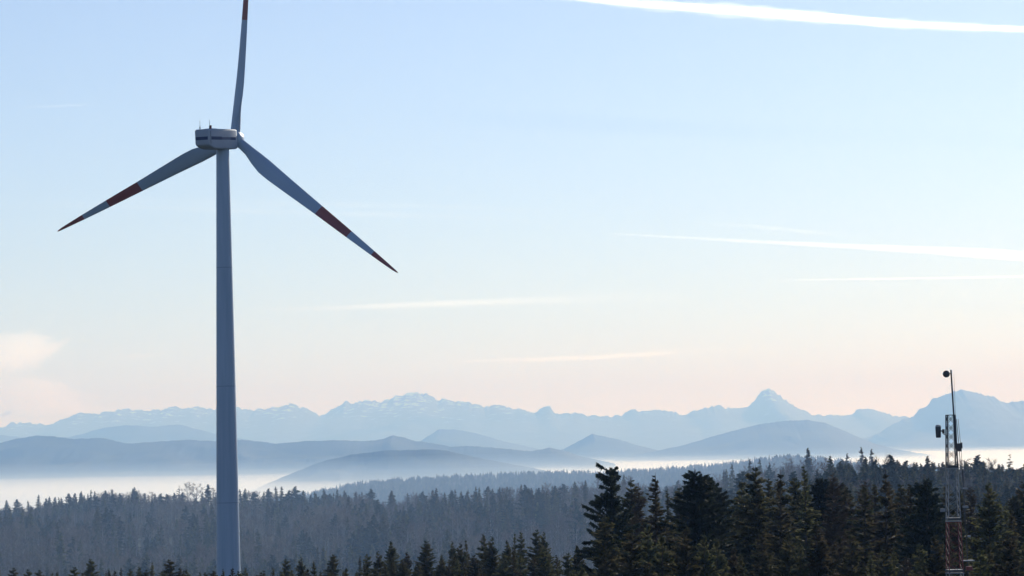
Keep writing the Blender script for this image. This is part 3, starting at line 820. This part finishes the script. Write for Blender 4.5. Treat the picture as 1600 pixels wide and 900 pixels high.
# --- the tall dark trees right of the middle
G1 = 'tall dark conifers of the near wood'
for kind, px, py, D, wd, nm, lb in [
    ('ragged', 957, 731, 246, .76, 'fir_tree', 'ragged dark fir with a knobbly bird-nest top, leftmost of the tall near trees'),
    ('slender', 1024, 741, 262, 1.15, 'spruce_tree', 'pointed spruce between the ragged fir and the massive dense fir'),
    ('broad', 1086, 734, 245, 1.0, 'fir_tree', 'massive dense black-green fir with a broad blunt top'),
    ('broad', 1110, 743, 262, .62, 'fir_tree', 'lower shoulder fir grown against the right side of the massive fir'),
    ('spruce3', 1181, 728, 262, .92, 'spruce_tree', 'tall full spruce right of the gap, with spiky uneven crown'),
    ('slender2', 1219, 735, 255, 1.0, 'spruce_tree', 'narrow dark spire spruce beside the tall full spruce'),
    ('slender', 1256, 727, 270, 1.05, 'spruce_tree', 'thin needle-topped spruce left of the brown larch'),
    ('larch', 1300, 737, 268, .9, 'larch_tree', 'reddish brown leafless larch among the dark spruces'),
    ('spruce2', 1350, 755, 262, .95, 'spruce_tree', 'blunt spruce between the brown larch and the layered spire'),
    ('slender2', 1383, 735, 250, 1.1, 'spruce_tree', 'slim spruce with a clear layered spire standing above its neighbours'),
    ('spruce2', 1421, 752, 268, .9, 'spruce_tree', 'dull green spruce just left of the dark spreading fir'),
    ('broad', 1448, 746, 246, .78, 'fir_tree', 'dark spreading fir just left of the lattice mast'),
    ('spruce1', 1543, 752, 255, .9, 'spruce_tree', 'greenish full spruce just right of the lattice mast'),
    ('slender', 1571, 784, 262, .95, 'spruce_tree', 'left one of two close spires near the right edge'),
    ('slender2', 1580, 792, 258, .95, 'spruce_tree', 'right one of two close spires near the right edge'),
    ('spruce3', 1618, 806, 262, .95, 'spruce_tree', 'spruce cut by the right edge of the picture'),
    ('spruce3', 944, 806, 228, 1.0, 'spruce_tree', 'low spruce with comb-like drooping branches at the left end of the wood'),
    ('slender', 1146, 792, 275, 1.0, 'spruce_tree', 'low spruce in the gap right of the massive fir'),
    ('spruce2', 1322, 758, 285, .9, 'spruce_tree', 'spruce half hidden behind the brown larch on its right'),
    ('spruce1', 1496, 800, 262, .8, 'spruce_tree', 'low spruce standing directly behind the lattice mast'),
    ('spruce2', 995, 775, 280, .9, 'spruce_tree', 'spruce behind the ragged fir, lower than its neighbours')]:
    place(kind, px, py, D, wd, lb, G1, nm)
# --- the lower, greener rank in front of them
r_ = random.Random(77)
xs = [905 + i * 21.5 + r_.uniform(-7, 7) for i in range(34)]
for i, px in enumerate(xs):
    py = r_.uniform(812, 868) + (28 if i < 2 else 0)
    kd = r_.choice(['spruce1', 'spruce2', 'spruce3', 'spruce1', 'slender', 'larch' if r_.random() < .3 else 'spruce3'])
    place(kd, px, py, r_.uniform(206, 226), r_.uniform(.75, .95), f'young green conifer in the low front rank below the tall trees, {ordinal(i)} from left', 'low front rank of the near wood', 'larch_tree' if kd == 'larch' else 'spruce_tree')
r_ = random.Random(78)
for i in range(30):
    px = 980 + i * 21.5 + r_.uniform(-8, 8)
    py = r_.uniform(744, 782)
    kd = ['spruce1', 'larch', 'spruce2', 'slender', 'spruce3', 'spruce1', 'broad', 'spruce2'][i % 8]
    place(kd, px, py, r_.uniform(275, 330), r_.uniform(.95, 1.2), f'{"brown leafless larch" if kd == "larch" else "dark conifer"} half hidden between the tall near trees, {ordinal(i)} from left', 'half hidden trees of the near wood', {'larch': 'larch_tree', 'broad': 'fir_tree'}.get(kd, 'spruce_tree'))
# --- the row of young spruces along the bottom edge
ROW = [(141, 872, 1.0), (166, 891, .8), (180, 890, .8), (203, 888, .8), (218, 884, .9), (238, 876, .8), (264, 873, 1.3), (287, 889, .7), (320, 893, .9), (334, 893, .8), (363, 885, .9), (383, 884, .8), (412, 888, 1.0), (446, 872, .9), (471, 869, .9), (490, 875, .8), (521, 865, 1.1),
       (562, 868, .9), (573, 864, .8), (590, 859, .9), (611, 844, 1.0), (635, 861, .9), (666, 844, 1.1), (690, 864, .8), (707, 844, .7), (720, 847, .9), (728, 841, .7), (755, 832, 1.0), (769, 836, .9), (792, 842, .8), (804, 831, .7), (814, 828, .8), (839, 826, .8), (850, 829, .8), (874, 872, .9), (886, 870, .9), (902, 850, .9)]
r_ = random.Random(9)
for i, (px, py, wd) in enumerate(ROW):
    kd = 'spruce3' if px == 264 else r_.choice(['spruce1', 'spruce2', 'slender', 'spruce3', 'slender2'])
    where = 'left of the turbine tower' if px < 340 else ('at the foot of the turbine tower' if px < 395 else ('right of the tower' if px < 700 else 'just left of the near wood'))
    place(kd, px, py, r_.uniform(335, 400), wd * 1.0, f'young spruce in the bottom row {where}, {ordinal(i)} from left', 'young spruces along the bottom edge')
r_ = random.Random(10)
for i in range(26):
    px = 540 + i * 14.5 + r_.uniform(-5, 5)
    py = float(np.interp(px, [540, 650, 780, 850, 920], [884, 874, 862, 858, 872])) + r_.uniform(-6, 12)
    place(r_.choice(['spruce1', 'spruce2', 'slender', 'spruce3']), px, py, r_.uniform(325, 350), 1.0, f'short spruce filling the bottom row before taller tips, {ordinal(i)} from left', 'short spruces filling the bottom row')

for i in range(30):
    px = 4 + i * 18.2 + r_.uniform(-6, 6)
    place(r_.choice(['spruce1', 'spruce2', 'slender', 'spruce3']), px, r_.uniform(884, 896), r_.uniform(335, 365), .95, f'tiny spruce tip at the bottom edge in the left half, {ordinal(i)} from left', 'tiny spruce tips at the bottom left')

# --- conifers on the crest of the wooded hill at the right
CREST_R = [(1160, 738, 'far3'), (1172, 742, 'far1'), (1240, 737, 'far3'), (1262, 738, 'far1'), (1276, 733, 'far2'), (1297, 712, 'far1'), (1313, 720, 'far1'), (1327, 724, 'far2'), (1352, 713, 'far1'), (1367, 719, 'far3'), (1378, 722, 'bare1'), (1392, 711, 'far3'), (1402, 718, 'far1'), (1415, 720, 'far3'), (1432, 722, 'far1'), (1449, 712, 'far1'),
           (1459, 722, 'far2'), (1473, 721, 'far1'), (1486, 728, 'far2'), (1503, 724, 'bare2'), (1512, 726, 'far2'), (1528, 711, 'far3'), (1537, 720, 'far1'), (1550, 726, 'bare1'), (1564, 730, 'far2'), (1578, 710, 'far_sparse'), (1592, 732, 'far1'), (1606, 728, 'far3')]
for i, (px, py, kd) in enumerate(CREST_R):
    D = 1040 if px > 1230 else 1150
    nm = 'bare_tree' if 'bare' in kd else 'conifer_tree'
    look = {'far_sparse': 'sparse open-crowned conifer', 'far3': 'round-topped conifer', 'far2': 'narrow conifer', 'far1': 'pointed conifer'}.get(kd, 'leafless tree')
    place(kd, px, py, D + rng_t.uniform(-25, 25), 1.25, f'{look} on the skyline of the right-hand hill, {ordinal(i)} from left', 'skyline trees of the right-hand hill', nm)
# --- trees on the crest of the long ridge
CREST_L = [(10, 781, 'far1'), (26, 780, 'far3'), (44, 782, 'far2'), (60, 773, 'far2'), (72, 778, 'far1'), (86, 776, 'far1'), (96, 777, 'far2'), (107, 771, 'far3'), (117, 770, 'far1'), (128, 775, 'far2'), (140, 777, 'far3'), (151, 776, 'far3'), (162, 774, 'far1'), (176, 773, 'far3'), (187, 770, 'far1'), (201, 772, 'far2'), (213, 766, 'far1'), (226, 770, 'far2'), (242, 771, 'far1'), (251, 771, 'far3'), (261, 772, 'far3'),
           (280, 759, 'far_sparse'), (294, 759, 'bare1'), (306, 759, 'bare2'), (316, 768, 'far2'), (325, 756, 'far1'), (333, 765, 'bare2'), (375, 764, 'far2'), (383, 763, 'far1'), (397, 768, 'far3'), (412, 769, 'far2'), (431, 760, 'far2'), (440, 760, 'far2'), (452, 766, 'far3'), (461, 760, 'far3'), (474, 766, 'far1'), (492, 768, 'far2'), (506, 764, 'far2'), (538, 766, 'far1'), (580, 764, 'far3'), (612, 766, 'far1'), (637, 770, 'far2'), (660, 768, 'far3'), (676, 765, 'far1'),
           (704, 768, 'far2'), (720, 769, 'far1'), (742, 768, 'far3'), (762, 760, 'far3'), (790, 766, 'bare2'), (815, 764, 'far2'), (838, 763, 'far1'), (856, 760, 'bare1'), (880, 756, 'far3'), (898, 752, 'far1')]
for i, (px, py, kd) in enumerate(CREST_L):
    nm = 'bare_tree' if 'bare' in kd else 'conifer_tree'
    look = {'far_sparse': 'thin see-through conifer', 'far3': 'round-topped hazy conifer', 'far2': 'narrow hazy conifer', 'far1': 'pointed hazy conifer'}.get(kd, 'leafless hazy tree')
    D = float(np.interp(px, [0, 600, 1000], [2250, 2150, 1880])) - rng_t.uniform(0, 40)
    place(kd, px, py, D, 1.5, f'{look} on the skyline of the long ridge, {ordinal(i)} from left', 'skyline trees of the long ridge', nm)

# --- single trees that stand out on the slopes
r_ = random.Random(31)
SLOPE = [(20, 818, 'far3'), (46, 815, 'far1'), (84, 810, 'far1'), (140, 805, 'bare3'), (203, 800, 'far1'), (232, 800, 'far3'), (290, 790, 'far3'), (325, 783, 'bare1'), (418, 783, 'far1'), (480, 790, 'far3'), (530, 782, 'far3'), (580, 766, 'far1'), (612, 768, 'far3'), (762, 785, 'far2'), (815, 770, 'bare2')]
for i, (px, py, kd) in enumerate(SLOPE):
    nm = 'bare_tree' if 'bare' in kd else 'conifer_tree'
    best = min((abs(ray(px, py, D).z - gz(ray(px, py, D).x, D) - 25.0), D) for D in range(1320, 2150, 20))
    place(kd, px, py, best[1], 1.15, f'{"pale leafless" if "bare" in kd else "dusky green"} tree standing out on the hazy slope below the ridge, {ordinal(i)} from left', 'trees standing out on the hazy slope', nm)
for i in range(70):
    px = 6 + i * 13.0 + r_.uniform(-6, 6); D = r_.uniform(1330, 1620)
    x = (px - 800) / F * D
    kd = r_.choice(['bare1', 'bare2', 'bare3', 'bare2'])
    tree(kd, x, D, r_.uniform(20, 27), r_.uniform(.8, 1.1), f'tall leafless pale-trunked tree on the lower hazy slope, {ordinal(i)} from the left', 'leafless trees on the lower hazy slope', 'bare_tree')

# --- the woods behind and between them, too many to count
protos = bpy.data.collections.new('forest_kinds')
ORDER = ['bare1', 'bare2', 'bare3', 'far1', 'far2', 'far3']
for i, k in enumerate(ORDER):
    t, c, h0 = K_[k]
    nt_, nc_ = len(t.vertices), len(c.vertices)
    a = np.empty(nt_ * 3, np.float32); t.vertices.foreach_get('co', a)
    c3 = np.empty(nc_ * 3, np.float32); c.vertices.foreach_get('co', c3)
    fq = [list(p.vertices) for p in t.polygons]
    Q = np.array([f for f in fq if len(f) == 4]); T3 = np.array([f for f in fq if len(f) == 3])
    ft = np.arange(nc_).reshape(-1, 3) + nt_
    me = mesh_np('wood_' + k, np.concatenate([a.reshape(-1, 3), c3.reshape(-1, 3)]), [Q, np.concatenate([T3, ft]) if len(T3) else ft], [t.materials[0], c.materials[0]],
                 midx=[0] * (len(Q) + len(T3)) + [1] * len(ft))
    o = bpy.data.objects.new(f'{i}_{k}', me); protos.objects.link(o)

def wood(name, label, xy, kinds, hmin, hmax, seed, wide=1.15, tall=lambda x, y: 1.0):
    rng = np.random.default_rng(seed)
    n = len(xy)
    z = ground_z(xy[:, 0], xy[:, 1]) - 0.3
    me = bpy.data.meshes.new(name)
    me.vertices.add(n); me.vertices.foreach_set('co', np.stack([xy[:, 0], xy[:, 1], z], 1).astype(np.float32).ravel())
    s = rng.uniform(hmin, hmax, n) / 24.0 * np.where(kinds >= 3, 1.22, 1.0)
    s = s * tall(xy[:, 0], xy[:, 1])
    at = me.attributes.new('tree_scale', 'FLOAT_VECTOR', 'POINT'); at.data.foreach_set('vector', np.stack([s * wide, s * wide, s], 1).astype(np.float32).ravel())
    at = me.attributes.new('tree_turn', 'FLOAT_VECTOR', 'POINT'); at.data.foreach_set('vector', np.stack([0 * s, 0 * s, rng.uniform(0, 6.28, n)], 1).astype(np.float32).ravel())
    at = me.attributes.new('tree_kind', 'INT', 'POINT'); at.data.foreach_set('value', kinds.astype(np.int32))
    o = link(name, me, kind='stuff', label=label)
    g = bpy.data.node_groups.new(name + '_spread', 'GeometryNodeTree')
    g.interface.new_socket('Geometry', in_out='INPUT', socket_type='NodeSocketGeometry')
    g.interface.new_socket('Geometry', in_out='OUTPUT', socket_type='NodeSocketGeometry')
    N, L = g.nodes, g.links
    gi, go = N.new('NodeGroupInput'), N.new('NodeGroupOutput')
    ci = N.new('GeometryNodeCollectionInfo'); ci.inputs['Collection'].default_value = protos
    ci.inputs['Separate Children'].default_value = True; ci.inputs['Reset Children'].default_value = True
    ip = N.new('GeometryNodeInstanceOnPoints'); ip.inputs['Pick Instance'].default_value = True
    def attr(nm, ty):
        a = N.new('GeometryNodeInputNamedAttribute'); a.data_type = ty; a.inputs['Name'].default_value = nm; return a.outputs['Attribute']
    L.new(gi.outputs[0], ip.inputs['Points']); L.new(ci.outputs[0], ip.inputs['Instance'])
    L.new(attr('tree_kind', 'INT'), ip.inputs['Instance Index'])
    e2r = N.new('FunctionNodeEulerToRotation'); L.new(attr('tree_turn', 'FLOAT_VECTOR'), e2r.inputs[0]); L.new(e2r.outputs[0], ip.inputs['Rotation'])
    L.new(attr('tree_scale', 'FLOAT_VECTOR'), ip.inputs['Scale'])
    L.new(ip.outputs[0], go.inputs[0])
    md = o.modifiers.new('spread', 'NODES'); md.node_group = g
    return o

def scatter(n, seed, y0, y1, spread, keep):
    rng = np.random.default_rng(seed)
    y = np.sqrt(rng.uniform(y0 ** 2, y1 ** 2, n)); u = rng.uniform(*spread, n)
    x = (u - 800) / F * y
    m = keep(u, y, rng); return np.stack([x, y], 1)[m], u[m], y[m]
# long ridge and its slope
xy, u, y = scatter(8500, 3, 1150, 2500, (-250, 1500), lambda u, y, r: np.ones(len(u), bool))
rg = np.random.default_rng(8)
pc = np.clip((fbm(xy[:, 0] / 42, xy[:, 1] / 150, 3, 2) - 0.55) * 9, 0.08, 0.85)
kinds = np.where(rg.random(len(u)) < pc, rg.integers(3, 6, len(u)), rg.integers(0, 3, len(u)))
wood('ridge_wood', 'hazy mixed wood of leafless trees and conifers covering the long ridge', xy, kinds, 19, 27, 1, 1.1, lambda x, y: np.interp(y, [1700, 2000], [1.0, .76]) * np.clip(.35 + 1.3 * fbm(x / 38.0, y / 80.0, 19, 2), .6, 1.3))
# right-hand hill
xy, u, y = scatter(5000, 4, 780, 1350, (1090, 1850), lambda u, y, r: (u > 1180 + (y - 900) * .0) | (r.random(len(u)) < .5))
rg = np.random.default_rng(9)
kinds = np.where(rg.random(len(u)) < .72, rg.integers(3, 6, len(u)), rg.integers(0, 3, len(u)))
wood('hill_wood', 'blue-grey conifer wood covering the right-hand hill behind the mast', xy, kinds, 14, 21, 2)
# far ridge
xy, u, y = scatter(12000, 5, 5200, 6700, (250, 1750), lambda u, y, r: np.ones(len(u), bool))
rg = np.random.default_rng(10)
kinds = np.where(rg.random(len(u)) < .8, rg.integers(3, 6, len(u)), rg.integers(0, 3, len(u)))
wood('far_wood', 'pale blue wood along the farthest tree-covered ridge before the fog', xy, kinds, 17, 27, 3, 1.3)
